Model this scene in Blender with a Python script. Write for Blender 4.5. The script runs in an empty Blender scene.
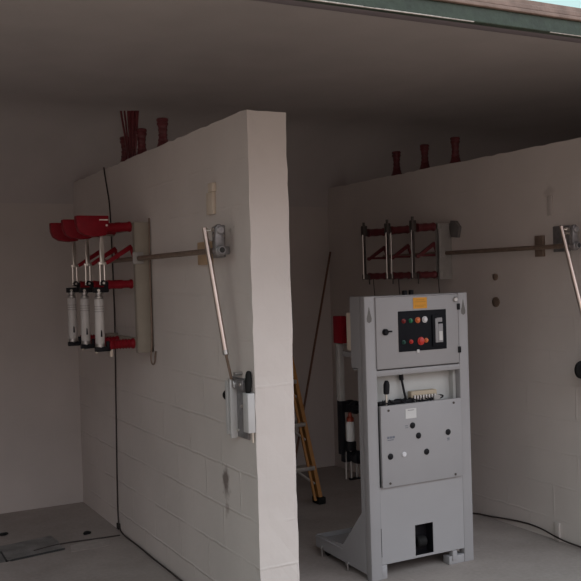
import bpy, bmesh, math, random
from mathutils import Vector, Matrix
random.seed(7)
C = bpy.context.scene.collection
V = Vector

# ------------------------------------------------------------------ materials
def mat(name, col, rough=0.6, metal=0.0, var=0.06, scale=14.0, bump=0.0, bscale=60.0, spec=0.4):
    m = bpy.data.materials.new(name); m.use_nodes = True
    nt = m.node_tree; N = nt.nodes; L = nt.links
    b = N['Principled BSDF']
    b.inputs['Roughness'].default_value = rough
    b.inputs['Metallic'].default_value = metal
    b.inputs['Specular IOR Level'].default_value = spec
    tc = N.new('ShaderNodeTexCoord')
    nz = N.new('ShaderNodeTexNoise'); nz.inputs['Scale'].default_value = scale; nz.inputs['Detail'].default_value = 4
    L.new(tc.outputs['Object'], nz.inputs['Vector'])
    rp = N.new('ShaderNodeValToRGB')
    lo = [max(0, c * (1 - var)) for c in col]; hi = [min(1, c * (1 + var)) for c in col]
    rp.color_ramp.elements[0].position = 0.3; rp.color_ramp.elements[0].color = (*lo, 1)
    rp.color_ramp.elements[1].position = 0.7; rp.color_ramp.elements[1].color = (*hi, 1)
    L.new(nz.outputs['Fac'], rp.inputs['Fac']); L.new(rp.outputs['Color'], b.inputs['Base Color'])
    if bump:
        n2 = N.new('ShaderNodeTexNoise'); n2.inputs['Scale'].default_value = bscale; n2.inputs['Detail'].default_value = 5
        L.new(tc.outputs['Object'], n2.inputs['Vector'])
        bp = N.new('ShaderNodeBump'); bp.inputs['Strength'].default_value = bump; bp.inputs['Distance'].default_value = 0.01
        L.new(n2.outputs['Fac'], bp.inputs['Height']); L.new(bp.outputs['Normal'], b.inputs['Normal'])
    return m

def wall_mat(name, col, stains=(), joints=1.0):
    """painted concrete blocks: 0.4 x 0.2 m courses under thick paint, a few stains"""
    m = bpy.data.materials.new(name); m.use_nodes = True
    nt = m.node_tree; N = nt.nodes; L = nt.links
    b = N['Principled BSDF']; b.inputs['Roughness'].default_value = 0.75; b.inputs['Specular IOR Level'].default_value = 0.25
    g = N.new('ShaderNodeNewGeometry')
    sp = N.new('ShaderNodeSeparateXYZ'); L.new(g.outputs['Position'], sp.inputs[0])
    ad = N.new('ShaderNodeMath'); ad.operation = 'ADD'; L.new(sp.outputs['X'], ad.inputs[0]); L.new(sp.outputs['Y'], ad.inputs[1])
    az = N.new('ShaderNodeMath'); az.operation = 'ADD'; az.inputs[1].default_value = 0.065 + 0.2; L.new(sp.outputs['Z'], az.inputs[0])
    cb = N.new('ShaderNodeCombineXYZ'); L.new(ad.outputs[0], cb.inputs[0]); L.new(az.outputs[0], cb.inputs[1])
    dn = N.new('ShaderNodeTexNoise'); dn.inputs['Scale'].default_value = 9; dn.inputs['Detail'].default_value = 3
    L.new(g.outputs['Position'], dn.inputs['Vector'])
    dm = N.new('ShaderNodeVectorMath'); dm.operation = 'MULTIPLY_ADD'
    dm.inputs[1].default_value = (0.018, 0.018, 0.0); L.new(dn.outputs['Color'], dm.inputs[0]); L.new(cb.outputs[0], dm.inputs[2])
    br = N.new('ShaderNodeTexBrick'); br.inputs['Scale'].default_value = 1.0
    br.inputs['Mortar Size'].default_value = 0.009; br.inputs['Mortar Smooth'].default_value = 0.9
    br.inputs['Brick Width'].default_value = 0.4; br.inputs['Row Height'].default_value = 0.2
    L.new(dm.outputs[0], br.inputs['Vector'])
    n1 = N.new('ShaderNodeTexNoise'); n1.inputs['Scale'].default_value = 2.2; n1.inputs['Detail'].default_value = 6
    L.new(g.outputs['Position'], n1.inputs['Vector'])
    rp = N.new('ShaderNodeValToRGB')
    rp.color_ramp.elements[0].position = 0.3; rp.color_ramp.elements[0].color = (*[c * 0.93 for c in col], 1)
    rp.color_ramp.elements[1].position = 0.7; rp.color_ramp.elements[1].color = (*[min(1, c * 1.04) for c in col], 1)
    L.new(n1.outputs['Fac'], rp.inputs['Fac'])
    cur = rp.outputs['Color']
    for (c, rad, sc, colr, amt) in stains:
        vs = N.new('ShaderNodeVectorMath'); vs.operation = 'SUBTRACT'; vs.inputs[1].default_value = c; L.new(g.outputs['Position'], vs.inputs[0])
        nn = N.new('ShaderNodeTexNoise'); nn.inputs['Scale'].default_value = 22; nn.inputs['Detail'].default_value = 4; L.new(g.outputs['Position'], nn.inputs['Vector'])
        n0 = N.new('ShaderNodeVectorMath'); n0.operation = 'SUBTRACT'; n0.inputs[1].default_value = (.5, .5, .5); L.new(nn.outputs['Color'], n0.inputs[0])
        va = N.new('ShaderNodeVectorMath'); va.operation = 'MULTIPLY_ADD'; va.inputs[1].default_value = (0.09, 0.09, 0.09); L.new(n0.outputs[0], va.inputs[0]); L.new(vs.outputs[0], va.inputs[2])
        vm = N.new('ShaderNodeVectorMath'); vm.operation = 'MULTIPLY'; vm.inputs[1].default_value = sc; L.new(va.outputs[0], vm.inputs[0])
        ln = N.new('ShaderNodeVectorMath'); ln.operation = 'LENGTH'; L.new(vm.outputs[0], ln.inputs[0])
        mr = N.new('ShaderNodeMapRange'); mr.inputs['From Min'].default_value = rad; mr.inputs['From Max'].default_value = rad * 0.4
        mr.inputs['To Min'].default_value = 0; mr.inputs['To Max'].default_value = amt; L.new(ln.outputs['Value'], mr.inputs['Value'])
        mx = N.new('ShaderNodeMixRGB'); mx.inputs[2].default_value = (*colr, 1); L.new(mr.outputs[0], mx.inputs[0]); L.new(cur, mx.inputs[1]); cur = mx.outputs[0]
    L.new(cur, b.inputs['Base Color'])
    iv = N.new('ShaderNodeMath'); iv.operation = 'MULTIPLY'; iv.inputs[1].default_value = .8; L.new(br.outputs['Fac'], iv.inputs[0])
    # joints are filled flush higher up, open lower down
    mz = N.new('ShaderNodeMapRange'); mz.inputs['From Min'].default_value = 1.5; mz.inputs['From Max'].default_value = 0.6
    mz.inputs['To Min'].default_value = 0.2; mz.inputs['To Max'].default_value = 1.0; L.new(sp.outputs['Z'], mz.inputs['Value'])
    mj = N.new('ShaderNodeMath'); mj.operation = 'MULTIPLY'; L.new(iv.outputs[0], mj.inputs[0]); L.new(mz.outputs[0], mj.inputs[1])
    n3 = N.new('ShaderNodeTexNoise'); n3.inputs['Scale'].default_value = 18; n3.inputs['Detail'].default_value = 6; L.new(g.outputs['Position'], n3.inputs['Vector'])
    ma = N.new('ShaderNodeMath'); ma.operation = 'MULTIPLY_ADD'; ma.inputs[1].default_value = 0.35; L.new(n3.outputs['Fac'], ma.inputs[0]); L.new(mj.outputs[0], ma.inputs[2])
    nm = N.new('ShaderNodeTexNoise'); nm.inputs['Scale'].default_value = 3.3; nm.inputs['Detail'].default_value = 3; L.new(g.outputs['Position'], nm.inputs['Vector'])
    pm = N.new('ShaderNodeMapRange'); pm.inputs['From Min'].default_value = .42; pm.inputs['From Max'].default_value = .58; pm.inputs['To Min'].default_value = .15; pm.inputs['To Max'].default_value = 1.5; L.new(nm.outputs['Fac'], pm.inputs['Value'])
    sn = N.new('ShaderNodeSeparateXYZ'); L.new(g.outputs['True Normal'], sn.inputs[0])
    ab = N.new('ShaderNodeMath'); ab.operation = 'ABSOLUTE'; L.new(sn.outputs['X'], ab.inputs[0])
    fx = N.new('ShaderNodeMapRange'); fx.inputs['To Min'].default_value = .30; fx.inputs['To Max'].default_value = 1.0; L.new(ab.outputs[0], fx.inputs['Value'])
    pq = N.new('ShaderNodeMath'); pq.operation = 'MULTIPLY'; L.new(pm.outputs[0], pq.inputs[0]); L.new(fx.outputs[0], pq.inputs[1])
    mq = N.new('ShaderNodeMath'); mq.operation = 'MULTIPLY'; L.new(mj.outputs[0], mq.inputs[0]); L.new(pq.outputs[0], mq.inputs[1])
    L.new(mq.outputs[0], ma.inputs[2])
    bp = N.new('ShaderNodeBump'); bp.inputs['Strength'].default_value = 0.42 * joints; bp.inputs['Distance'].default_value = 0.012
    L.new(ma.outputs[0], bp.inputs['Height']); L.new(bp.outputs['Normal'], b.inputs['Normal'])
    return m

def floor_mat():
    m = bpy.data.materials.new('concrete_floor'); m.use_nodes = True
    nt = m.node_tree; N = nt.nodes; L = nt.links; b = N['Principled BSDF']
    b.inputs['Roughness'].default_value = 0.8; b.inputs['Specular IOR Level'].default_value = 0.2
    g = N.new('ShaderNodeNewGeometry')
    n1 = N.new('ShaderNodeTexNoise'); n1.inputs['Scale'].default_value = 1.3; n1.inputs['Detail'].default_value = 7; n1.inputs['Roughness'].default_value = .65
    n2 = N.new('ShaderNodeTexNoise'); n2.inputs['Scale'].default_value = 45; n2.inputs['Detail'].default_value = 5
    for n in (n1, n2): L.new(g.outputs['Position'], n.inputs['Vector'])
    mx = N.new('ShaderNodeMath'); mx.operation = 'MULTIPLY_ADD'; mx.inputs[1].default_value = .3; L.new(n2.outputs['Fac'], mx.inputs[0]); L.new(n1.outputs['Fac'], mx.inputs[2])
    rp = N.new('ShaderNodeValToRGB')
    rp.color_ramp.elements[0].position = .42; rp.color_ramp.elements[0].color = (.235, .205, .188, 1)
    rp.color_ramp.elements[1].position = .85; rp.color_ramp.elements[1].color = (.36, .32, .295, 1)
    L.new(mx.outputs[0], rp.inputs['Fac']); L.new(rp.outputs['Color'], b.inputs['Base Color'])
    bp = N.new('ShaderNodeBump'); bp.inputs['Strength'].default_value = .25; bp.inputs['Distance'].default_value = .006
    L.new(mx.outputs[0], bp.inputs['Height']); L.new(bp.outputs['Normal'], b.inputs['Normal'])
    return m

WALLC = (.57, .525, .495)
M = dict(
    wall=wall_mat('painted_block', WALLC, stains=[
        ((1.676, 3.875, .645), .05, (1, 1, .55), (.13, .10, .09), .85),
        ((1.676, 3.88, .52), .03, (1, 1, .6), (.25, .2, .18), .6),
        ((1.676, 3.75, 1.83), .02, (1, 1, 1), (.3, .25, .22), .6),
        ((1.676, 3.70, 1.835), .018, (1, 1, 1), (.3, .25, .22), .5),
        ((3.82, 3.95, 2.06), .05, (1, 1, 1), (.25, .21, .2), .35)]),
    wallr=wall_mat('painted_block_smooth', WALLC, stains=[((3.82, 3.95, 2.06), .05, (1, 1, 1), (.25, .21, .2), .35)], joints=.5),
    plaster=wall_mat('painted_plaster', (.47, .43, .405), joints=.25),
    ceil=mat('ceiling_paint', (.43, .395, .385), .8, var=.05, scale=3, bump=.1, bscale=30),
    floor=floor_mat(),
    pave=mat('red_paving', (.50, .345, .285), .85, var=.2, scale=6, bump=.3),
    green=mat('green_paint', (.024, .040, .024), .5, var=.25, scale=30, bump=.15),
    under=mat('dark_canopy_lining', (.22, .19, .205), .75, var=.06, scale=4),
    chip=mat('bare_chipped_edge', (.50, .46, .42), .8, var=.3, scale=60),
    fascia=mat('pink_brown_timber', (.25, .175, .145), .7, var=.2, scale=20, bump=.2),
    red=mat('red_resin', (.19, .006, .013), .5, spec=.15, var=.12, scale=25),
    maroon=mat('maroon_resin', (.105, .018, .022), .40, var=.15, scale=25),
    cream=mat('cream_steel', (.28, .25, .205), .5, var=.05),
    greysteel=mat('grey_painted_steel', (.30, .29, .275), .5, var=.06),
    cab=mat('light_grey_enamel', (.295, .292, .297), .42, var=.025, scale=5, bump=.02, bscale=200),
    mech=mat('mechanism_grey_paint', (.46, .455, .45), .45, var=.04),
    cabin=mat('pale_inner_steel', (.42, .43, .42), .4, var=.03),
    groove=mat('dark_gap', (.03, .03, .03), .8),
    black=mat('black_plastic', (.009, .009, .011), .5, spec=.15, var=.2),
    blackm=mat('matt_black_panel', (.007, .008, .011), .6, spec=.12, var=.15),
    rubber=mat('black_rubber', (.010, .010, .010), .7, spec=.15, var=.2),
    rodsteel=mat('brownish_bright_steel', (.56, .47, .42), .33, 1.0, var=.1),
    darkmetal=mat('tarnished_dark_metal', (.07, .06, .055), .5, .4),
    slot=mat('slot_shade_and_plate_grey', (.13, .125, .12), .6),  # recess shade put into colour on lifting slots, plain grey on interlock plate
    print=mat('dark_print', (.13, .14, .17), .6),
    oldcream=mat('aged_cream_plastic', (.38, .32, .23), .5),
    tan=mat('tan_wood_block', (.44, .31, .20), .65, var=.1),
    silver=mat('plated_metal', (.78, .75, .70), .28, 1.0, var=.06),
    steel=mat('dull_steel', (.42, .41, .40), .42, 1.0, var=.12),
    zinc=mat('zinc_casting', (.27, .265, .27), .45, .7, var=.15, scale=40),
    pipe=mat('brown_steel_pipe', (.21, .155, .12), .5, .35, var=.15, scale=30),
    white=mat('white_fuse_porcelain', (.52, .50, .48), .3, var=.03),
    stripe=mat('faint_fuse_print', (.33, .31, .30), .4),
    label=mat('white_label', (.55, .55, .54), .6, var=.03),
    labelgrey=mat('printed_grey', (.27, .27, .28), .6),
    yellow=mat('yellow_label', (.62, .28, .02), .55, var=.05),
    yellowd=mat('printed_amber', (.42, .2, .02), .55),
    lred=mat('red_lens', (.16, .012, .012), .25), lgreen=mat('green_lens', (.008, .14, .06), .25), lora=mat('orange_lens', (.55, .13, .035), .25),
    lwhite=mat('white_lens', (.60, .60, .62), .25), lbred=mat('bright_red_button', (.48, .028, .02), .3), ldgreen=mat('dark_green_lens', (.01, .06, .045), .3),
    plastic=mat('ivory_plastic', (.58, .50, .41), .5, var=.03),
    fibre=mat('yellow_fibreglass', (.34, .15, .025), .45, var=.08, scale=30),
    alu=mat('grey_aluminium', (.45, .43, .40), .4, .8, var=.1),
    wood=mat('dark_brown_wood', (.14, .07, .045), .6, var=.2, scale=30),
    cover=mat('dark_cover_plate', (.17, .165, .16), .6, .2, var=.35, scale=9, bump=.5, bscale=90),
    pale=mat('pale_cement_patch', (.315, .283, .262), .85, var=.1, scale=20, bump=.2),
    cable=mat('dark_cable', (.03, .022, .02), .55, var=.2),
    amber=mat('amber_neck', (.20, .03, .014), .35),
)

# ------------------------------------------------------------------ shape helpers (world coordinates)
def nb(): return bmesh.new()
def box(bm, x0, x1, y0, y1, z0, z1, bev=0.0, seg=2):
    mtx = Matrix.Translation(((x0 + x1) / 2, (y0 + y1) / 2, (z0 + z1) / 2)) @ Matrix.Diagonal((abs(x1 - x0), abs(y1 - y0), abs(z1 - z0), 1))
    r = bmesh.ops.create_cube(bm, size=1, matrix=mtx)
    if bev:
        es = {e for v in r['verts'] for e in v.link_edges}
        bmesh.ops.bevel(bm, geom=list(es), offset=bev, segments=seg, affect='EDGES', profile=.5)
    return bm
def frame_of(d):
    d = d.normalized(); a = V((0, 0, 1)) if abs(d.z) < .9 else V((1, 0, 0))
    u = d.cross(a).normalized(); return u, d.cross(u).normalized()
def lathe(bm, p0, p1, prof, n=20):
    """rings at (t along p0->p1 in metres, radius), closed ends"""
    p0 = V(p0); d = (V(p1) - p0).normalized(); u, w = frame_of(d); rings = []
    for t, r in prof:
        c = p0 + d * t
        rings.append([bm.verts.new(c + (u * math.cos(k * 2 * math.pi / n) + w * math.sin(k * 2 * math.pi / n)) * r) for k in range(n)])
    for a, b in zip(rings, rings[1:]):
        for k in range(n):
            bm.faces.new((a[k], a[(k + 1) % n], b[(k + 1) % n], b[k]))
    bm.faces.new(rings[0][::-1]); bm.faces.new(rings[-1]); return bm
def cyl(bm, p0, p1, r, n=16, ch=0.0):
    l = (V(p1) - V(p0)).length
    if ch: return lathe(bm, p0, p1, [(0, r - ch), (ch, r), (l - ch, r), (l, r - ch)], n)
    return lathe(bm, p0, p1, [(0, r), (l, r)], n)
def tube(bm, pts, r, n=10, smooth=3):
    pts = [V(p) for p in pts]
    for _ in range(smooth):
        if len(pts) < 3: break
        q = [pts[0]]
        for a, b in zip(pts, pts[1:]):
            q += [a * .75 + b * .25, a * .25 + b * .75]
        q.append(pts[-1]); pts = q
    u = None; rings = []
    for i, p in enumerate(pts):
        d = (pts[min(i + 1, len(pts) - 1)] - pts[max(i - 1, 0)]).normalized()
        if u is None: u, _ = frame_of(d)
        u = (u - d * u.dot(d)).normalized(); w = d.cross(u)
        rings.append([bm.verts.new(p + (u * math.cos(k * 2 * math.pi / n) + w * math.sin(k * 2 * math.pi / n)) * r) for k in range(n)])
    for a, b in zip(rings, rings[1:]):
        for k in range(n): bm.faces.new((a[k], a[(k + 1) % n], b[(k + 1) % n], b[k]))
    bm.faces.new(rings[0][::-1]); bm.faces.new(rings[-1]); return bm
def prism(bm, poly, axis, a, b, bev=0.0):
    """poly: 2-D outline in the two other axes (in x,y,z order), extruded a..b along axis"""
    def P(q, t): return V((t, q[0], q[1])) if axis == 0 else V((q[0], t, q[1])) if axis == 1 else V((q[0], q[1], t))
    A = [bm.verts.new(P(q, a)) for q in poly]; B = [bm.verts.new(P(q, b)) for q in poly]; n = len(poly)
    fs = [bm.faces.new(A), bm.faces.new(B[::-1])]
    for k in range(n): fs.append(bm.faces.new((A[k], B[k], B[(k + 1) % n], A[(k + 1) % n])))
    if bev: bmesh.ops.bevel(bm, geom=list({e for f in fs for e in f.edges}), offset=bev, segments=2, affect='EDGES', profile=.5)
    return bm

ORG = {}
def obj(name, bm, m, parent=None, label=None, origin=None, smooth=True):
    bmesh.ops.recalc_face_normals(bm, faces=bm.faces[:])
    vs = [v.co for v in bm.verts]
    lo = V([min(v[i] for v in vs) for i in range(3)]); hi = V([max(v[i] for v in vs) for i in range(3)])
    c = V(origin) if origin else ((lo + hi) / 2 if parent else V(((lo.x + hi.x) / 2, (lo.y + hi.y) / 2, lo.z)))
    for v in bm.verts: v.co -= c
    me = bpy.data.meshes.new(name); 
    if smooth:
        for f in bm.faces: f.smooth = True
        for e in bm.edges:
            if len(e.link_faces) == 2 and e.calc_face_angle(0) > math.radians(35): e.smooth = False
    bm.to_mesh(me); bm.free()
    me.materials.append(M[m] if isinstance(m, str) else m)
    o = bpy.data.objects.new(name, me); C.objects.link(o)
    if parent: o.parent = parent; o.location = c - ORG[parent.name]
    else: o.location = c
    ORG[o.name] = c
    if label: o['label'] = label
    return o
def thing(name, label, cat, loc, group=None):
    o = bpy.data.objects.new(name, None); C.objects.link(o); o.location = loc; o.empty_display_size = .05
    ORG[o.name] = V(loc); o['label'] = label; o['category'] = cat
    if group: o['group'] = group
    return o
def tag(o, label, cat, group=None):
    o['label'] = label; o['category'] = cat
    if group: o['group'] = group
    return o
def struct(name, bm, m):
    o = obj(name, bm, m, smooth=False); o['kind'] = 'structure'; return o
def copy_tree(o, parent=None):
    c = o.copy(); C.objects.link(c)
    if parent: c.parent = parent
    for ch in list(o.children): copy_tree(ch, c)
    return c

# ------------------------------------------------------------------ setting
YB, YF, H, CEIL = 6.514, 3.528, 2.335, 2.80
struct('floor', box(nb(), -.6, 6.4, 3.0, YB + .2, -.12, 0), 'floor')
struct('ground', box(nb(), -24, 26, -30, 3.0, -.14, -.02), 'pave')
struct('wall_back', box(nb(), -.6, 6.4, YB, YB + .2, 0, CEIL), 'plaster')
struct('wall_left', box(nb(), -.8, -.6, 3.4, YB + .2, 0, CEIL), 'wall')
struct('wall_outer_right', box(nb(), 6.2, 6.4, 3.4, YB, 0, CEIL), 'wall')
def block_wall(name, x0, x1, y0, y1, z1):
    bm = box(nb(), x0, x1, y0, y1, 0, z1)
    for ax, co in ((1, [y0 + (y1 - y0) * k / 46 for k in range(1, 46)]), (2, [z1 * k / 36 for k in range(1, 36)]), (0, [x0 + (x1 - x0) * k / 4 for k in range(1, 4)])):
        for c in co:
            p = [0, 0, 0]; p[ax] = c; n = [0, 0, 0]; n[ax] = 1
            bmesh.ops.bisect_plane(bm, geom=bm.verts[:] + bm.edges[:] + bm.faces[:], plane_co=p, plane_no=n)
    rnd = random.Random(3)
    for v in bm.verts:                       # uneven laitance on the top course and the free end
        if v.co.z > z1 - 1e-4: v.co.z += rnd.uniform(-.006, .004)
        if v.co.y < y0 + 1e-4:
            v.co.y += rnd.uniform(0, .003)
            if v.co.x < x0 + 1e-4 or v.co.x > x1 - 1e-4: v.co.x += rnd.uniform(-.0025, .0025)
    return struct(name, bm, 'wall')
block_wall('wall_middle', 1.676, 1.867, YF, YB, H)
o = block_wall('wall_right', 3.82, 4.01, YF, YB, H); o.data.materials[0] = M['wallr']
# ceiling runs into the back wall with a wide plastered cove
cr = .62; prof = [(3.5, CEIL)] + [(YB - cr + cr * math.sin(a), CEIL - cr + cr * math.cos(a)) for a in [math.pi / 2 * k / 16 for k in range(17)]] + [(YB + .2, CEIL - cr), (YB + .2, CEIL + .1), (3.5, CEIL + .1)]
bm = prism(nb(), prof, 0, -.8, 6.4)
for f in bm.faces: f.smooth = len(f.verts) == 4
o = obj('ceiling', bm, 'ceil'); o['kind'] = 'structure'
struct('wall_light_block', box(nb(), 4.7, 6.4, 3.38, 3.5, 0, CEIL), 'wall')  # unseen wall added to keep the right bay ceiling dark
# sloping canopy over the opening, its green edge rail with a chipped pale lower edge and the timber strip above
YE, ZE, XE = 2.35, 2.43, .45      # unseen left end cut back so more skylight reaches the left bay
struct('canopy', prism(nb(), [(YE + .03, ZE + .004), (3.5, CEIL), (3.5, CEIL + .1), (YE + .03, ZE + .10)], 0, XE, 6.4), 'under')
struct('trim_1', box(nb(), XE, 6.4, YE, YE + .03, ZE + .001, ZE + .053, .003), 'green')
bm = nb(); rnd = random.Random(11); x = XE
while x < 6.4:
    w = rnd.uniform(.03, .25)
    if rnd.random() < .7:
        box(bm, x, x + w, YE - .002, YE + .004, ZE, ZE + rnd.uniform(.001, .004))
    x += w
struct('trim_2', bm, 'chip')
bm = nb(); box(bm, XE, 6.4, YE - .012, YE + .03, ZE + .053, ZE + .066, .003); box(bm, XE, 6.4, YE - .004, YE + .03, ZE + .068, ZE + .086, .003); box(bm, XE, 6.4, YE + .002, YE + .03, ZE + .084, ZE + .103, .003)
struct('trim_3', bm, 'fascia')

# ------------------------------------------------------------------ switches on the wall
def ribbed(p0, p1, r, ribs=4, waist=.8, n=18):
    l = (V(p1) - V(p0)).length; pr = [(0, r * 1.0), (l * .05, r * 1.06), (l * .10, r * .95)]
    for k in range(ribs):
        t = l * (.14 + .72 * k / ribs); d = l * .72 / ribs
        pr += [(t, r * waist), (t + d * .30, r * waist), (t + d * .42, r * .98), (t + d * .62, r * .98), (t + d * .74, r * waist)]
    pr += [(l * .88, r * .95), (l * .95, r * 1.06), (l, r)]
    return lathe(nb(), p0, p1, pr, n)

def switch(name, wx, label, fused, resin, frame_m):
    """three-pole load switch on a wall whose face is x = wx, facing -x"""
    F = wx - (.096 if fused else .118); B = wx - (.29 if fused else .318)
    z0 = 1.20 if fused else 1.555
    t = thing(name, label, 'switch', (wx, 5.2, z0))
    for y in (4.845 if fused else 4.866,):
        bm = nb(); box(bm, F, wx, y, y + .012, z0, 1.934, .003); box(bm, F, F + .012, y, y + .03, z0, 1.934, .003); box(bm, wx - .012, wx, y, y + .05, z0, 1.934, .003)
        obj('side_channel', bm, frame_m, t)
    zs = [1.912, 1.588] + ([1.262] if fused else [])
    for z in zs:
        bm = nb(); box(bm, F, F + .03, 4.857, 5.545, z - .02, z + .02, .003); box(bm, F + .01, wx, 5.52, 5.545, z - .02, z + .02, .003)
        obj('cross_rail', bm, frame_m, t)
    # shaft with levers inside the frame
    obj('switch_shaft', cyl(nb(), (F + .02, 4.86, 1.73), (F + .02, 5.55, 1.73), .013), 'pipe', t)
    bm = nb(); box(bm, F - .012, F + .05, 4.836, 4.846, 1.70, 1.765, .003); cyl(bm, (F + .02, 4.83, 1.73), (F + .02, 4.845, 1.73), .022)
    obj('shaft_bearing', bm, 'greysteel', t)
    for i, y in enumerate((4.905, 5.205, 5.505)):
        up = obj('upper_insulator', ribbed((F, y, 1.912), (F - .142, y, 1.905), .029, 1, .9), resin, t)
        mi = obj('middle_insulator' if fused else 'lower_insulator', ribbed((F, y, 1.588), (F - .142, y, 1.588), .026, 1, .85), resin, t)
        # rocking lever and pull rod
        bm = nb(); tube(bm, [(F + .02, y, 1.73), (F - .005, y, 1.80)], .010)
        obj('crank_lever', bm, resin, t)
        bm = nb(); prism(bm, [(F - .004, 1.812), (F + .012, 1.79), (F - .14, 1.700), (F - .155, 1.715)], 1, y - .010, y + .010, .003)
        box(bm, F - .15, F + .01, y - .008, y + .008, 1.712, 1.728, .003) if not fused else None
        obj('pull_rod', bm, resin, t)
        xb = B + .025
        if fused:
            bm = nb(); prism(bm, [(xb - .011, 1.70), (xb + .011, 1.70), (xb + .013, 1.80), (xb + .007, 1.875), (xb - .007, 1.875), (xb - .013, 1.80)], 1, y - .007, y + .007, .002)
            obj('contact_blade', bm, 'silver', t)
            bm = nb(); cyl(bm, (xb - .013, y, 1.59), (xb - .013, y, 1.71), .006); cyl(bm, (xb + .012, y, 1.59), (xb + .012, y, 1.71), .006)
            box(bm, xb - .022, xb + .022, y - .010, y + .010, 1.700, 1.716, .002)
            obj('guide_rods', bm, 'silver', t)
            # arc chute: flat-topped red hood, rounded at the outer lower corner
            prof = [(F - .312, 1.972), (F - .130, 1.972), (F - .130, 1.930), (F - .148, 1.862), (F - .20, 1.856), (F - .262, 1.864), (F - .295, 1.884), (F - .309, 1.916)]
            bm = prism(nb(), prof, 1, y - .028, y + .028, .005)
            ch = obj('arc_chute', bm, 'red', t)
            bm = nb(); box(bm, F - .185, F - .135, y - .030, y + .030, 1.945, 1.951); cyl(bm, (F - .145, y - .033, 1.918), (F - .145, y + .033, 1.918), .006)
            obj('chute_clip', bm, 'silver', ch)
            # fuse hanging between two clips
            xf = B + .0
            bm = nb(); box(bm, xf - .030, xf + .050, y - .018, y + .018, 1.545, 1.575, .004); box(bm, F - .16, F - .138, y - .014, y + .014, 1.548, 1.605, .003); cyl(bm, (xb, y - .02, 1.598), (xb, y + .02, 1.598), .016)
            obj('fuse_clip', bm, 'black', t)
            obj('clip_bolt', cyl(nb(), (xb, y - .022, 1.598), (xb, y - .019, 1.598), .007), 'silver', t)
            obj('clip_bolt', cyl(nb(), (xb - .03, y - .021, 1.558), (xb - .03, y - .016, 1.558), .008), 'silver', t)
            bm = nb(); box(bm, xf - .030, xf + .055, y - .018, y + .018, 1.217, 1.243, .004); box(bm, F - .16, F - .135, y - .014, y + .014, 1.222, 1.272, .003)
            obj('fuse_clip', bm, 'black', t)
            lo = obj('lower_insulator', ribbed((F, y, 1.252), (F - .145, y, 1.252), .029, 6, .82), resin, t)
            fu = obj('fuse', lathe(nb(), (xf, y, 1.262), (xf, y, 1.510), [(0, .024), (.004, .0265), (.244, .0265), (.248, .024)], 22), 'white', t)
            for z in (1.438, 1.452, 1.466): obj('printed_ring', lathe(nb(), (xf, y, z), (xf, y, z + .005), [(0, .0268), (.005, .0268)], 22), 'stripe', fu)
            obj('fuse_cap', lathe(nb(), (xf, y, 1.510), (xf, y, 1.550), [(0, .022), (.003, .024), (.014, .024), (.018, .016), (.024, .016), (.026, .020), (.040, .020)], 20), 'steel', fu)
            obj('fuse_cap', lathe(nb(), (xf, y, 1.232), (xf, y, 1.262), [(0, .018), (.010, .018), (.013, .027), (.030, .027)], 20), 'steel', fu)
            obj('striker_mark', prism(nb(), [(xf - .004, 1.30), (xf + .006, 1.30), (xf + .004, 1.335), (xf - .002, 1.338)], 1, y - .0285, y - .0255), 'black', fu)
            obj('terminal_lug', box(nb(), xf + .052, xf + .068, y - .01, y + .01, 1.185, 1.228, .003), 'plastic', t)
        else:
            bm = nb(); box(bm, xb - .005, xb + .007, y - .010, y + .010, 1.585, 1.93, .002)
            obj('contact_blade', bm, 'darkmetal', t)
            bm = nb(); cyl(bm, (xb - .020, y - .012, 1.57), (xb - .020, y - .012, 1.89), .004); cyl(bm, (xb + .020, y - .012, 1.57), (xb + .020, y - .012, 1.89), .0035) if i == 1 else None
            obj('arcing_rod', bm, 'silver' if i else 'steel', t)
            bm = nb(); box(bm, xb - .016, xb + .018, y - .018, y + .018, 1.88, 1.955, .004); cyl(bm, (xb, y, 1.95), (xb, y, 1.98), .010)
            obj('top_terminal', bm, 'darkmetal', t)
            bm = nb(); box(bm, xb - .016, xb + .018, y - .018, y + .018, 1.565, 1.605, .004); cyl(bm, (xb + .03, y - .01, 1.53), (xb + .03, y - .01, 1.60), .005)
            obj('hinge_terminal', bm, 'darkmetal', t)
    return t
L1 = switch('load_break_switch', 1.676, 'red load switch with hoods and three white fuses on the left partition face', True, 'red', 'cream')
L2 = switch('load_break_switch', 3.82, 'dark red three-pole switch without fuses on the right wall, behind the grey cubicle', False, 'maroon', 'greysteel')
L2_plate = obj('interlock_plate', prism(nb(), [(4.775, 1.83), (4.755, 1.90), (4.795, 1.945), (4.845, 1.95), (4.86, 1.90), (4.845, 1.84)], 0, 3.795, 3.82, .003), 'slot', L2)

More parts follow.
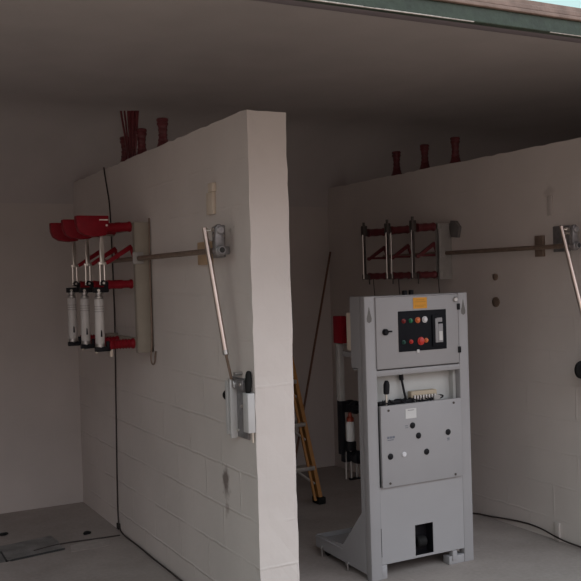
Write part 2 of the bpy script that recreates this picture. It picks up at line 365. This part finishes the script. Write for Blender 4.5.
# the shaft, bearing, rod and hand mechanism beside each switch
def drive(wx, dy, rod, knob, wall_txt):
    sx = wx - .076
    t = thing('drive_shaft', 'brown steel pipe with grey crank running level along the ' + wall_txt + ' from its switch', 'pipe', (wx, 4.2, 1.70), 'drive shafts')
    obj('pipe', tube(nb(), [(sx, 4.828, 1.73), (sx, 3.665 + dy, 1.73)], .0135, 16), 'pipe', t)
    obj('bearing_plate', box(nb(), wx - .012, wx, 3.80 + dy, 3.93 + dy, 1.70, 1.85, .004), 'zinc', t)
    y0, y1 = 3.690 + dy, 3.715 + dy
    bm = nb(); prism(bm, [(sx - .022, 1.715), (sx - .010, 1.702), (sx + .014, 1.702), (sx + .026, 1.718), (sx + .022, 1.77), (sx + .018, 1.835), (sx + .006, 1.848), (sx - .008, 1.845), (sx - .018, 1.83), (sx - .020, 1.77)], 1, y0, y1, .005)
    cyl(bm, (sx, y0 - .012, 1.73), (sx, y1 + .010, 1.73), .024, 20, .004); cyl(bm, (sx + .004, y0 - .010, 1.82), (sx + .004, y1 + .010, 1.82), .019, 18, .004)
    box(bm, sx - .006, wx - .008, y1 + .02, y1 + .05, 1.712, 1.748, .003)
    obj('crank_casting', bm, 'zinc', t)
    obj('pipe_bore', cyl(nb(), (sx, 3.6635 + dy, 1.73), (sx, 3.667 + dy, 1.73), .0125, 18), 'groove', t)
    obj('pipe_collar', lathe(nb(), (sx, 3.665 + dy, 1.73), (sx, 3.678 + dy, 1.73), [(0, .0165), (.003, .019), (.013, .019)], 20), 'zinc', t)
    for z in (1.80, 1.825):
        obj('clamp_bolt', cyl(nb(), (sx + .002, y1 + .045, z), (wx - .010, y1 + .085, z), .009, 12, .002), 'silver', t)
    t = thing('link_rod', 'bright steel link rod sloping down the ' + wall_txt + ' from crank to hand lever', 'rod', (wx - .056, 3.695 + dy, 1.16), 'link rods')
    a, b, c = [V(p) for p in rod]
    obj('rod_tube', cyl(nb(), a, b, .012, 18, .003), 'rodsteel', t)
    obj('rod_end', tube(nb(), [b, b * .6 + c * .4, c], .0065), 'pipe', t)
    obj('rod_pin', cyl(nb(), (a.x + .004, a.y - .008, 1.822), (sx - .018, 3.735 + dy, 1.822), .006, 12), 'silver', t)
    d = (a - b).normalized()
    obj('rod_collar', cyl(nb(), b - d * .004, b + d * .018, .0135, 16, .002), 'steel', t)
    dy -= .07 if wx > 3 else 0
    t = thing('hand_mechanism', ('grey steel hand lever mechanism low on the left partition near its free end' if wx < 3 else 'hand mechanism with round black knob low on the right wall at the right picture edge'), 'lever mechanism', (wx, 3.66 + dy, .90), 'hand mechanisms')
    bm = nb(); box(bm, wx - .010, wx, 3.59 + dy, 3.775 + dy, .885, 1.155, .003); box(bm, wx - .028, wx - .010, 3.60 + dy, 3.715 + dy, 1.105, 1.150, .003)
    obj('base_plate', bm, 'zinc', t)
    bm = nb(); box(bm, wx - .042, wx - .008, 3.702 + dy, 3.716 + dy, .880, 1.150, .003)
    obj('flange', bm, 'mech', t)
    bm = nb(); box(bm, wx - .036, wx - .002, 3.748 + dy, 3.775 + dy, .890, 1.135, .003)
    obj('flange', bm, 'mech', t)
    for y, z in ((3.685, 1.127), (3.62, 1.13), (3.645, 1.03), (3.695, .915)):
        off = .027 if z > 1.1 else .010
        obj('bolt', cyl(nb(), (wx - off, y + dy, z), (wx - off - .006, y + dy, z), .007, 8), 'silver', t)
    bm = nb(); box(bm, wx - .036, wx - .001, 3.531 + dy, 3.585 + dy, .925, 1.098, .003)
    obj('lever_housing', bm, 'mech', t)
    obj('grip', lathe(nb(), (wx - .020, 3.558 + dy, 1.096), (wx - .015, 3.558 + dy, 1.195), [(0, .010), (.01, .013), (.05, .0155), (.080, .014), (.095, .010), (.099, .004)], 18), 'rubber', t)
    obj('pin', cyl(nb(), (wx - .009, 3.545 + dy, .880), (wx - .009, 3.545 + dy, .93), .005), 'silver', t)
    kx, ky, kz, kr = knob
    obj('knob_stem', cyl(nb(), (kx, ky + .0135, kz), (wx - .004, ky + .0135, kz), .008), 'steel', t)
    obj('knob', lathe(nb(), (kx, ky, kz), (kx, ky + .027, kz), [(0, kr * .85), (.006, kr), (.021, kr), (.027, kr * .85)], 22), 'rubber', t)
    bm = nb(); prism(bm, [(3.675 + dy, 1.11), (3.735 + dy, 1.11), (3.735 + dy, 1.15), (3.71 + dy, 1.155), (3.685 + dy, 1.14)], 0, wx - .035, wx - .028, .002)
    obj('lever_arm', bm, 'steel', t)
    obj('lever_pin', cyl(nb(), (wx - .040, 3.66 + dy, 1.175), (wx - .002, 3.66 + dy, 1.175), .008), 'steel', t)
drive(1.676, 0, ((1.560, 3.768, 1.836), (1.598, 3.656, 1.267), (1.6405, 3.700, 1.150)), (1.663, 3.782, 1.065, .024), 'left partition')
drive(3.82, -.02, ((3.704, 3.738, 1.842), (3.740, 3.605, 1.267), (3.7845, 3.605, 1.150)), (3.760, 3.650, 1.035, .05), 'right wall')
tag(obj('backing_block', box(nb(), 1.652, 1.676, 3.945, 4.09, 1.672, 1.782, .004), 'tan'), 'tan block on the left partition behind the level pipe', 'block')
tag(obj('backing_block', box(nb(), 3.80, 3.82, 3.985, 4.055, 1.678, 1.803, .004), 'pipe'), 'brown block on the right wall behind the level pipe', 'block')
tag(obj('trunking_cover', box(nb(), 1.656, 1.676, 3.885, 3.945, 2.013, 2.055, .003), 'plastic'), 'small cream square box above the longer cream trunking on left partition', 'box')
tag(obj('trunking', box(nb(), 1.658, 1.676, 3.895, 3.975, 1.908, 2.012, .003), 'plastic'), 'short upright cream trunking on left partition, under the small square box', 'trunking')
t = tag(obj('trunking', box(nb(), 3.812, 3.82, 3.912, 3.955, 1.915, 2.03, .003), 'plaster'), 'short pale trunking on the right wall above the level pipe', 'trunking')
for z, r, lab in ((1.562, .022, 'upper small dark plug in the right wall below the pipe'), (1.403, .032, 'lower larger dark plug in the right wall below the pipe')):
    tag(obj('wall_hole_disc', lathe(nb(), (3.82, 4.43, z), (3.806, 4.43, z), [(0, r), (.008, r), (.014, r * .6)], 16), 'greysteel' if 0 else 'pipe'), lab, 'hole')  # raised dark discs stand in for the shade inside two holes
bm = nb(); box(bm, 3.803, 3.82, 3.915, 3.955, 0, .11, .003)
tag(obj('conduit_stub', bm, 'plaster'), 'small pale conduit stub at the foot of the right wall', 'conduit')

# ------------------------------------------------------------------ post insulators on top of the walls
def post_insulator(resin):
    t = thing('post_insulator', '', 'insulator', (0, 0, 0), None)
    obj('base_flange', lathe(nb(), (0, 0, 0), (0, 0, .03), [(0, .044), (.018, .044), (.03, .036)], 20), resin, t)
    pr = [(0, .036), (.02, .031), (.032, .027), (.036, .029), (.044, .029), (.048, .025), (.062, .024), (.066, .0265), (.074, .0265), (.078, .023), (.092, .024), (.096, .027), (.104, .027), (.108, .025), (.122, .028)]
    obj('ribbed_body', lathe(nb(), (0, 0, .03), (0, 0, .152), pr, 20), resin, t)
    obj('top_cap', lathe(nb(), (0, 0, .152), (0, 0, .195), [(0, .028), (.006, .033), (.016, .033), (.019, .030), (.024, .030), (.027, .034), (.038, .034), (.043, .030)], 20), resin, t)
    return t
proto = post_insulator('maroon')
first = True
for x, ys, wall, grp in ((1.775, (4.86, 5.235, 5.56), 'left partition', 'post insulators on the left partition'), (3.91, (4.915, 5.265, 5.62), 'right wall', 'post insulators on the right wall')):
    for y, pos in zip(ys, ('nearest', 'middle one', 'farthest')):
        o = proto if first else copy_tree(proto); first = False
        o.location = (x, y, H - .004)
        o['label'] = 'dark red post insulator on top of the %s, %s of its three' % (wall, pos); o['group'] = grp
# splayed bundle of flat bars
t = thing('bar_bundle', 'tall dark red splayed bundle of flat bars standing among the left partition insulators', 'bars', (1.775, 5.44, H - .003))
obj('foot', box(nb(), 1.755, 1.805, 5.41, 5.47, H - .003, H + .03, .003), 'maroon', t)
for xa, xb, w, yy in ((1.765, 1.722, .010, 5.46), (1.768, 1.742, .008, 5.45), (1.775, 1.768, .022, 5.44), (1.782, 1.792, .024, 5.43), (1.790, 1.814, .020, 5.42)):
    bm = prism(nb(), [(xa - .006, H + .02), (xa + .006, H + .02), (xb + w * .6, 2.672), (xb - w * .6, 2.672)], 1, yy - .005, yy + .005, .001)
    obj('flat_bar', bm, 'maroon', t)

# ------------------------------------------------------------------ cables
bm = nb(); tube(bm, [(1.672, 5.70, 2.345), (1.668, 5.681, 2.32), (1.669, 5.638, 2.207), (1.669, 5.584, 2.093), (1.669, 5.569, 1.742), (1.669, 5.557, 1.361), (1.669, 5.592, .848), (1.669, 5.631, .197), (1.665, 5.61, .02), (1.655, 5.45, .009), (1.664, 5.20, .009), (1.656, 4.95, .009), (1.660, 4.7, .009), (1.655, 4.3, .009), (1.66, 3.6, .009)], .0045)
t = tag(obj('wall_cable', bm, 'cable'), 'dark cable down the left partition and on along its foot', 'cable')
bm = nb(); box(bm, 1.660, 1.676, 5.60, 5.64, .012, .05, .003); obj('cable_clamp', bm, 'rubber', t)
bm = nb(); tube(bm, [(1.640, 5.50, .006), (1.55, 5.503, .006), (1.31, 5.53, .006), (1.19, 5.505, .006), (1.10, 5.47, .006)], .004)
tag(obj('floor_cable', bm, 'cable'), 'thin dark cable lying from the left partition to the floor plate', 'cable')
bm = nb(); tube(bm, [(1.668, 4.835, 1.955), (1.664, 4.828, 1.90), (1.661, 4.83, 1.55), (1.663, 4.83, 1.24), (1.650, 4.83, 1.185), (1.655, 4.83, 1.13), (1.667, 4.81, 1.135), (1.668, 4.80, 1.19), (1.668, 4.79, 1.205)], .0045)
t = tag(obj('earth_wire', bm, 'pipe'), 'thin brown wire hooked up at its end beside the fused switch', 'wire')
bm = nb(); tube(bm, [(3.19, 4.40, .007), (3.3, 4.6, .007), (3.55, 4.72, .007), (3.79, 4.683, .008), (3.806, 4.55, .012), (3.81, 4.503, .016), (3.81, 4.228, .047), (3.81, 4.069, .043), (3.784, 3.953, .036), (3.79, 3.85, .02), (3.80, 3.742, .014), (3.80, 3.4, .008)], .005)
tag(obj('supply_cable', bm, 'cable'), 'black cable from the grey cubicle along the foot of the right wall', 'cable')
for y, z1, lab in ((4.90, 1.40, 'nearest'), (5.37, 1.35, 'middle one'), (5.70, 1.35, 'farthest')):
    bm = nb(); tube(bm, [(3.725, y, 1.60), (3.727, y, 1.5), (3.745, y + .01, 1.40), (3.765, y + .01, .6), (3.76, y, .008)], .003)
    tag(obj('switch_lead', bm, 'cable'), 'thin dark lead hanging below the right wall switch, %s of three' % lab, 'wire', 'leads below the right wall switch')

# ------------------------------------------------------------------ floor items
t = thing('trench_cover', 'dark grey checker cover plate set in the floor by the left edge', 'floor plate', (1.0, 5.55, 0))
bm = prism(nb(), [(.60, 5.36), (.921, 5.362), (1.262, 5.43), (1.276, 5.62), (1.262, 5.745), (1.03, 5.70), (.60, 5.66)], 2, .0005, .006)
obj('cover_sheet', bm, 'cover', t)
bm = tube(nb(), [(.925, 5.56, .0045), (.921, 5.358, .0045), (.95, 5.358, .0045), (1.27, 5.412, .0045)], .006, 8, 0)
obj('cover_edge', bm, 'groove', t)
bm = prism(nb(), [(1.29, 5.33), (1.52, 5.34), (1.56, 5.45), (1.50, 5.52), (1.32, 5.47)], 2, .0003, .003)
tag(obj('cement_patch', bm, 'pale'), 'pale patch of newer cement on the floor near the cover plate', 'patch')
for x, y, lab in ((1.01, 5.945, 'small dark clod on the floor at the left picture edge'), (1.474, 5.666, 'small dark clod on the floor between cover plate and left partition')):
    bm = nb(); bmesh.ops.create_icosphere(bm, subdivisions=2, radius=1, matrix=Matrix.Translation((x, y, .006)) @ Matrix.Diagonal((.028, .02, .012, 1)))
    for v in bm.verts: v.co += V((random.uniform(-.004, .004), random.uniform(-.004, .004), random.uniform(0, .003))); v.co.z = max(v.co.z, .0005)
    tag(obj('dirt_clod', bm, 'rubber'), lab, 'dirt')

# ------------------------------------------------------------------ grey breaker cubicle on its truck
T = thing('switchgear_truck', 'tall light grey switchgear cubicle with black control panel standing on the floor', 'switchgear', (2.84, 4.1, 0))
YC = 3.925; XL, XR = 2.504, 3.177
def side(x0, x1):
    return prism(nb(), [(YC + .049, .028), (4.516, .042), (4.516, .100), (4.21, .128), (4.008, .345), (4.008, 1.11), (4.068, 1.11), (4.068, 1.486), (YC + .049, 1.486)], 0, x0, x1)
obj('side_plate', side(XL, XL + .006), 'cab', T); obj('side_plate', side(XR - .006, XR), 'cab', T)
bm = nb(); box(bm, XL, XL + .066, YC, YC + .05, 0.0, 1.487, .004)
pl = obj('post', bm, 'cab', T)
bm = nb(); box(bm, XR - .064, XR, YC, YC + .05, 0.0, 1.487, .004)
pr_ = obj('post', bm, 'cab', T)
def drop(cx, cz):
    return [(cx, cz + .05), (cx - .008, cz + .012), (cx - .015, cz - .012), (cx - .013, cz - .028), (cx, cz - .036), (cx + .013, cz - .028), (cx + .015, cz - .012), (cx + .008, cz + .012)]
obj('lifting_slot', prism(nb(), drop(2.531, 1.385), 1, YC - .0015, YC + .002), 'slot', pl)
obj('lifting_slot', prism(nb(), drop(3.147, 1.40), 1, YC - .0015, YC + .002), 'slot', pr_)
obj('seam_slot', box(nb(), 2.5685, 2.5705, YC - .001, YC + .002, .12, .27), 'groove', pl)
bm = nb(); box(bm, 2.57, 2.605, YC + .006, YC + .05, 0, .075, .003); box(bm, 2.57, 2.598, YC + .002, YC + .04, .02, .06, .003)
obj('foot', bm, 'cab', T)
bm = nb(); box(bm, 3.01, 3.115, YC + .004, YC + .06, 0, .045, .003); box(bm, 3.03, 3.06, YC - .002, YC + .03, .02, .075, .003)
obj('foot', bm, 'cab', T)
# upper low-voltage box and door
bm = nb(); box(bm, XL + .006, XR - .006, 4.062, 4.068, 1.10, 1.486); box(bm, XL + .006, XR - .006, YC + .01, 4.068, 1.478, 1.486); box(bm, XL + .006, XR - .006, YC + .02, 4.068, 1.098, 1.104)
obj('upper_box', bm, 'cab', T)
D = obj('door', box(nb(), 2.574, 3.112, YC - .008, YC + .010, 1.104, 1.480, .004), 'cab', T, origin=(2.574, YC, 1.10))
yd = YC - .008
panel = obj('control_panel', box(nb(), 2.712, 3.026, yd - .004, yd + .001, 1.187, 1.402, .002), 'blackm', D)
def knob(name, x, z, r, m, out=.014):
    return obj(name, lathe(nb(), (x, yd - .003, z), (x, yd - .004 - out, z), [(0, r * 1.15), (out * .35, r * 1.15), (out * .4, r * .92), (out * .85, r * .8), (out, r * .5)], 18), m, D)
for x, z, r, m, nm in ((2.744, 1.350, .011, 'lred', 'lamp'), (2.789, 1.350, .011, 'lgreen', 'lamp'), (2.835, 1.351, .014, 'lora', 'lamp'), (2.881, 1.352, .015, 'lwhite', 'lamp'),
                       (2.741, 1.238, .010, 'ldgreen', 'push_button'), (2.789, 1.238, .010, 'lbred', 'push_button'), (2.853, 1.238, .019, 'lbred', 'stop_button'), (2.887, 1.240, .011, 'lora', 'push_button')):
    knob(nm, x, z, r, m)
mt = obj('relay', box(nb(), 2.928, 3.012, yd - .012, yd - .003, 1.205, 1.375, .003), 'blackm', D)
bm = nb(); box(bm, 2.944, 2.962, yd - .016, yd - .010, 1.225, 1.355, .002); box(bm, 2.962, 2.993, yd - .017, yd - .010, 1.225, 1.325, .002); box(bm, 2.955, 2.990, yd - .0165, yd - .010, 1.335, 1.358, .002)
obj('relay_face', bm, 'labelgrey', D)
bm = nb(); box(bm, 2.967, 2.988, yd - .0185, yd - .016, 1.236, 1.285); obj('relay_scale', bm, 'label', D)
obj('panel_tag', box(nb(), 2.826, 2.842, yd - .006, yd + .0005, 1.176, 1.194, .001), 'label', D)
yl = obj('warning_label', box(nb(), 2.812, 2.902, yd - .0015, yd + .001, 1.412, 1.471), 'yellow', D)
bm = nb()
for z, a, b in ((1.457, 2.83, 2.885), (1.447, 2.822, 2.894), (1.428, 2.822, 2.894), (1.421, 2.822, 2.88)): box(bm, a, b, yd - .002, yd - .001, z, z + .003)
obj('label_print', bm, 'yellowd', yl)
bm = nb(); lathe(bm, (2.627, yd, 1.298), (2.627, yd - .02, 1.298), [(0, .017), (.012, .017), (.02, .012)], 16); box(bm, 2.63, 2.662, yd - .02, yd - .012, 1.296, 1.305, .002)
obj('door_lock', bm, 'black', D)
obj('cam_lock', lathe(nb(), (3.093, yd, 1.452), (3.093, yd - .01, 1.452), [(0, .015), (.006, .015), (.01, .011)], 16), 'steel', D)
for z in (1.412, 1.176): obj('hinge', box(nb(), 3.104, 3.122, YC - .014, YC - .002, z - .017, z + .017, .002), 'black', D)
D.location.x -= .006
# rail below the door, compartment
obj('cross_rail', box(nb(), 2.566, 3.117, YC + .002, YC + .04, 1.066, 1.096, .003), 'cab', T)
obj('back_panel', box(nb(), XL + .006, XR - .006, 4.000, 4.008, .33, 1.098), 'cabin', T)
obj('compartment_side', box(nb(), 3.095, 3.113, YC + .04, 4.0, .48, 1.066), 'cabin', T); obj('compartment_side', box(nb(), 2.552, 2.564, YC + .04, 4.0, .48, 1.066), 'cab', T)
# operating mechanism box with its perforated front
MB = obj('mechanism_box', box(nb(), 2.60, 3.085, YC + .012, 3.998, .495, .902, .002), 'steel', T)
FP = obj('front_plate', box(nb(), 2.585, 3.112, YC - .014, YC + .006, .482, .911, .003), 'cab', MB)
yp = YC - .014
for x, z in ((2.633, .886), (3.060, .889), (2.632, .503), (3.060, .497)): 
    o = obj('screw', cyl(nb(), (x, yp, z), (x, yp - .003, z), .0065, 10), 'darkmetal', MB)
for x, z in ((2.783, .793), (2.820, .735), (3.017, .733), (2.870, .643), (2.637, .644)):
    obj('port_plug', lathe(nb(), (x, yp, z), (x, yp - .006, z), [(0, .0165), (.003, .0165), (.006, .012)], 16), 'black', MB)
obj('white_button', lathe(nb(), (2.723, yp, .646), (2.723, yp - .008, .646), [(0, .014), (.005, .014), (.008, .010)], 16), 'lwhite', MB)
obj('rating_label', box(nb(), 2.741, 2.810, yp - .001, yp + .001, .832, .884), 'label', MB)
bm = nb(); box(bm, 2.755, 2.795, yp - .0016, yp - .001, .873, .878); obj('label_print', bm, 'labelgrey', MB)
bm = nb()
for k, (a, b) in enumerate(((2.620, 2.634), (2.637, 2.650), (2.653, 2.668))): box(bm, a, b, yp - .0008, yp + .001, .738, .750)
box(bm, 2.622, 2.66, yp - .0008, yp + .001, .728, .733)
box(bm, 2.735, 2.755, yp - .0008, yp + .001, .783, .786); box(bm, 2.735, 2.752, yp - .0008, yp + .001, .793, .797); box(bm, 3.010, 3.026, yp - .0008, yp + .001, .696, .702); box(bm, 3.010, 3.026, yp - .0008, yp + .001, .688, .692)
obj('engraved_marks', bm, 'print', MB)
bm = nb(); tube(bm, [(2.577, YC + .03, .90), (2.574, YC + .02, .8), (2.577, YC + .03, .7), (2.575, YC + .025, .5)], .006); 
obj('wiring', bm, 'cable', T)
bm = nb(); cyl(bm, (2.577, YC + .03, .70), (2.577, YC + .03, .80), .0075, 12); obj('wiring_sleeve', bm, 'silver', T)
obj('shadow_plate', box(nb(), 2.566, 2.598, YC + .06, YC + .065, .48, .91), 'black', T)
MB.location.x -= .007
# connectors lying on the mechanism box
g = obj('plug_handle', lathe(nb(), (2.645, 3.955, .965), (2.649, 3.955, 1.040), [(0, .010), (.004, .016), (.05, .017), (.066, .013), (.073, .007)], 16), 'black', T)
obj('plug_pin', cyl(nb(), (2.6442, 3.955, .9), (2.645, 3.955, .966), .0055), 'silver', g)
bm = nb(); tube(bm, [(2.760, 3.98, 1.075), (2.763, 3.98, 1.03), (2.77, 3.975, .98), (2.78, 3.965, .91)], .0065); cyl(bm, (2.762, 3.98, 1.03), (2.760, 3.98, 1.066), .012)
obj('control_lead', bm, 'black', T)
bm = nb(); rr = random.Random(5); box(bm, 2.60, 2.88, 3.955, 3.985, .902, .926, .004)
for k in range(14):
    x = 2.64 + rr.random() * .36; tube(bm, [(x, 3.985, .905), (x + rr.uniform(-.03, .03), 3.965, .935), (x + rr.uniform(-.06, .06), 3.95, .925), (x + rr.uniform(-.05, .05), 3.942, .905)], .004, 6)
obj('wire_loom', bm, 'black', T)
bm = nb(); box(bm, 2.81, 2.98, 3.96, 3.996, .902, .965, .004)
tb = obj('terminal_block', bm, 'oldcream', T)
bm = nb()
for k in range(8): box(bm, 2.82 + k * .019, 2.831 + k * .019, 3.948, 3.962, .91, .943, .002)
obj('terminal_screw_row', bm, 'steel', tb)
bm = nb(); box(bm, 2.945, 2.988, 3.94, 3.958, .905, .935, .003); obj('connector', bm, 'greysteel', T)
# lower cover with the square opening
bm = nb()
for b in ((2.570, 2.786, .078, .484), (2.904, 3.113, .078, .484), (2.786, 2.904, .254, .484), (2.786, 2.904, .078, .090)):
    box(bm, b[0], b[1], YC + .002, YC + .006, b[2], b[3])
bmesh.ops.remove_doubles(bm, verts=bm.verts[:], dist=1e-5)
obj('lower_cover', bm, 'cab', T)
obj('hole_shade_box', box(nb(), 2.76, 2.93, 3.99, 3.998, .06, .28), 'black', T)  # black sheets added so the opening stays dark inside
bm = lathe(nb(), (2.815, 3.965, .15), (2.875, 3.965, .15), [(0, .012), (0.001, .024), (.008, .030), (.05, .030), (.059, .026), (.06, .012)], 24)
obj('drive_wheel', bm, 'rubber', T)
bm = nb()
for b in ((2.775, 2.785, .078, .265), (2.905, 2.915, .078, .265)): box(bm, b[0], b[1], YC + .007, 3.99, b[2], b[3])
for b in ((.078, .088), (.257, .267)): box(bm, 2.785, 2.905, YC + .007, 3.99, b[0], b[1])
obj('hole_shade_box', bm, 'black', T)
# truck base: rails, plate, rear member, bolts
bm = nb(); box(bm, XL + .006, XR - .006, 3.99, 4.51, .075, .085); box(bm, XL + .006, XR - .006, 4.508, 4.514, .045, .112)
obj('base_plate', bm, 'cab', T)
obj('base_flange', box(nb(), XL - .004, XL + .03, 4.22, 4.516, .098, .106, .002), 'cab', T)
obj('base_flange', box(nb(), XR - .03, XR + .004, 4.22, 4.516, .098, .106, .002), 'cab', T)
for y, z in ((4.16, .035), (4.44, .055)):
    bm = nb(); cyl(bm, (XL - .014, y, z), (XL + .004, y, z), .010, 6); cyl(bm, (XL - .010, y - .01, .004), (XL - .010, y - .01, z), .006, 10)
    obj('levelling_bolt', bm, 'steel', T)
for x, y in ((XL + .04, 4.44), (XR - .04, 4.44)):
    bm = cyl(nb(), (x - .014, y, .0335), (x + .014, y, .0335), .033, 20, .003); obj('wheel', bm, 'rubber', T)
bm = nb(); cyl(bm, (2.804, 3.99, 1.486), (2.804, 3.99, 1.510), .014, 14, .003); cyl(bm, (2.847, 3.99, 1.486), (2.847, 3.99, 1.512), .014, 14, .003)
obj('top_grommets', bm, 'black', T)
# side terminal cover and the three breaker poles behind
obj('terminal_cover', box(nb(), XL + .004, XL + .052, 4.068, 4.118, 1.20, 1.40, .004), 'plastic', T)
for i, x in enumerate((2.575, 2.79, 3.005)):
    p = obj('pole_column', box(nb(), x - .018, x + .016, 4.285, 4.325, .90, 1.22, .004), 'greysteel', T)
    bm = nb(); box(bm, x - .014, x + .034, 4.26, 4.35, 1.222, 1.375, .006); box(bm, x - .006, x + .012, 4.254, 4.26, 1.265, 1.335, .003)
    obj('arc_shield', bm, 'red', p)
    obj('support_bar', box(nb(), x + .005, x + .015, 4.06, 4.29, 1.15, 1.18, .002), 'cab', p)
    obj('lower_support', box(nb(), x - .016, x + .012, 4.285, 4.325, .60, .90, .003), 'black', p)
    obj('support_bar', box(nb(), x + .02, x + .05, 4.006, 4.305, .86, .88, .002), 'black', p)
    q = obj('vacuum_bottle', lathe(nb(), (x + .034, 4.27, .675), (x + .034, 4.27, .785), [(0, .022), (.004, .0245), (.10, .0245), (.11, .021)], 20), 'label', T)
    obj('bottle_neck', lathe(nb(), (x + .034, 4.27, .785), (x + .034, 4.27, .835), [(0, .021), (.02, .021), (.028, .013), (.05, .010)], 16), 'amber', q)
    obj('bottle_collar', lathe(nb(), (x + .034, 4.27, .625), (x + .034, 4.27, .675), [(0, .026), (.006, .030), (.045, .030), (.05, .026)], 20), 'black', q)
    for z, dx in ((.865, .055), (.585, .065)):
        bm = nb(); lathe(bm, (x + dx, 4.22, z), (x + dx, 4.36, z), [(0, .024), (.012, .036), (.03, .038), (.05, .030), (.07, .038), (.09, .036), (.14, .024)], 22)
        box(bm, x, x + dx, 4.285, 4.325, z - .03, z + .03, .004)
        obj('contact_arm', bm, 'black', q)
    for dx in (.012, .045, .082): obj('guide_rod', cyl(nb(), (x + dx, 4.29, .462), (x + dx, 4.29, .615), .006, 12), 'steel', q)
    obj('rod_bar', box(nb(), x + .03, x + .10, 4.28, 4.30, .452, .464, .003), 'black', q)

# ------------------------------------------------------------------ ladder and pole behind the partition
t = thing('stepladder', 'yellow fibreglass stepladder with grey steps standing behind the left partition', 'ladder', (2.75, 5.75, 0))
def rail_x(z, s): return 2.785 + s * (.30 - .065 * z)
def rail_bar(p, q, w, d):
    bm = nb(); p = V(p); q = V(q); ring = []
    for c in (p, q): ring.append([bm.verts.new(c + V((a * w, b * d, 0))) for a, b in ((-.5, -.5), (.5, -.5), (.5, .5), (-.5, .5))])
    for k in range(4): bm.faces.new((ring[0][k], ring[0][(k + 1) % 4], ring[1][(k + 1) % 4], ring[1][k]))
    bm.faces.new(ring[0][::-1]); bm.faces.new(ring[1]); return bm
HL = 1.75
for s in (-1, 1):
    r = rail_bar((rail_x(.03, s), 5.49 + .27 * .03, .03), (rail_x(HL, s), 5.49 + .27 * HL, HL), .028, .075)
    o = obj('front_rail', r, 'fibre', t)
    f2 = rail_bar((rail_x(.03, s) - s * .045, 5.468, .03), (rail_x(HL, s) - s * .045, 5.46 + .27 * HL, HL), .018, .012); obj('rail_lip', f2, 'fibre', o)
    obj('foot', box(nb(), rail_x(0, s) - .03, rail_x(0, s) + .03, 5.45, 5.55, 0, .05, .008), 'rubber', t)
    rr_ = rail_bar((rail_x(.03, s), 6.38 - .25 * .03, .03), (rail_x(HL, s), 6.38 - .25 * HL, HL), .026, .05)
    obj('rear_rail', rr_, 'fibre', t)
    obj('foot', box(nb(), rail_x(0, s) - .03, rail_x(0, s) + .03, 6.34, 6.42, 0, .05, .008), 'rubber', t)
for k, z in enumerate((.25, .55, .85, 1.15, 1.45)):
    y = 5.49 + .27 * z
    st = obj('step', box(nb(), rail_x(z, -1), rail_x(z, 1), y - .045, y + .045, z - .016, z + .012, .003), 'alu', t)
    for s in (-1, 1):
        bm = tube(nb(), [(rail_x(z, s) - s * .14, y - .04, z - .01), (rail_x(z, s) - s * .012, y - .05, z - .11)], .009)
        obj('knee_brace', bm, 'alu', st)
obj('top_cap', box(nb(), 2.80 - .26, 2.80 + .26, 5.88, 6.02, HL - .01, HL + .06, .008), 'fibre', t)
bm = nb(); a = V((3.79, 6.44, 1.80)); b = V((3.075, 5.92, .012))
cyl(bm, b, a, .009, 14, .003)
tag(obj('wooden_pole', bm, 'wood'), 'long thin dark brown pole leaning into the far corner beside the ladder', 'pole')

# ------------------------------------------------------------------ light, camera
w = bpy.data.worlds.new('World'); bpy.context.scene.world = w; w.use_nodes = True
nt = w.node_tree; N = nt.nodes; Lk = nt.links; bg = N['Background']
SKY, HOR, TILT = 3.1, 1.3, 23      # brighter sky set behind the viewer, warm horizon band tuned as fill light
tc = N.new('ShaderNodeTexCoord')
def dotn(v, a, b):
    d = N.new('ShaderNodeVectorMath'); d.operation = 'DOT_PRODUCT'; d.inputs[1].default_value = V(v).normalized()
    Lk.new(tc.outputs['Generated'], d.inputs[0])
    m = N.new('ShaderNodeMapRange'); m.interpolation_type = 'SMOOTHSTEP'; m.inputs['From Min'].default_value = a; m.inputs['From Max'].default_value = b
    Lk.new(d.outputs['Value'], m.inputs['Value']); return m.outputs[0]
sky = N.new('ShaderNodeMixRGB'); sky.inputs[1].default_value = (.62, .88, .88, 1); sky.inputs[2].default_value = (.90 * SKY, .95 * SKY, 1.04 * SKY, 1)
Lk.new(dotn((.2, -1, .15), .35, .9), sky.inputs[0])
hz = N.new('ShaderNodeMixRGB'); hz.inputs[1].default_value = (.60 * HOR, .47 * HOR, .44 * HOR, 1)
tl = math.radians(TILT)
Lk.new(dotn((.12, math.sin(tl), math.cos(tl)), -.30, .30), hz.inputs[0]); Lk.new(sky.outputs[0], hz.inputs[2])
Lk.new(hz.outputs[0], bg.inputs['Color']); bg.inputs['Strength'].default_value = 1.0

f, yaw, pitch, roll = 896.52, .4862, -.0149, -.0296
Fw = V((math.sin(yaw) * math.cos(pitch), math.cos(yaw) * math.cos(pitch), math.sin(pitch)))
R = V((math.cos(yaw), -math.sin(yaw), 0)); U = R.cross(Fw)
r2 = R * math.cos(roll) + U * math.sin(roll); u2 = U * math.cos(roll) - R * math.sin(roll)
cd = bpy.data.cameras.new('camera'); co = bpy.data.objects.new('camera', cd); C.objects.link(co)
cd.sensor_width = 36; cd.lens = f / 581 * 36; cd.clip_start = .05
co.matrix_world = Matrix(((r2.x, u2.x, -Fw.x, 0), (r2.y, u2.y, -Fw.y, 0), (r2.z, u2.z, -Fw.z, 1.6), (0, 0, 0, 1)))
sc = bpy.context.scene; sc.camera = co
vs = sc.view_settings; vs.view_transform = 'Standard'; vs.look = 'None'; vs.exposure = -0.03; vs.gamma = 1; vs.use_curve_mapping = False
sc.cycles.use_denoising = True; sc.cycles.max_bounces = 10; sc.cycles.diffuse_bounces = 6
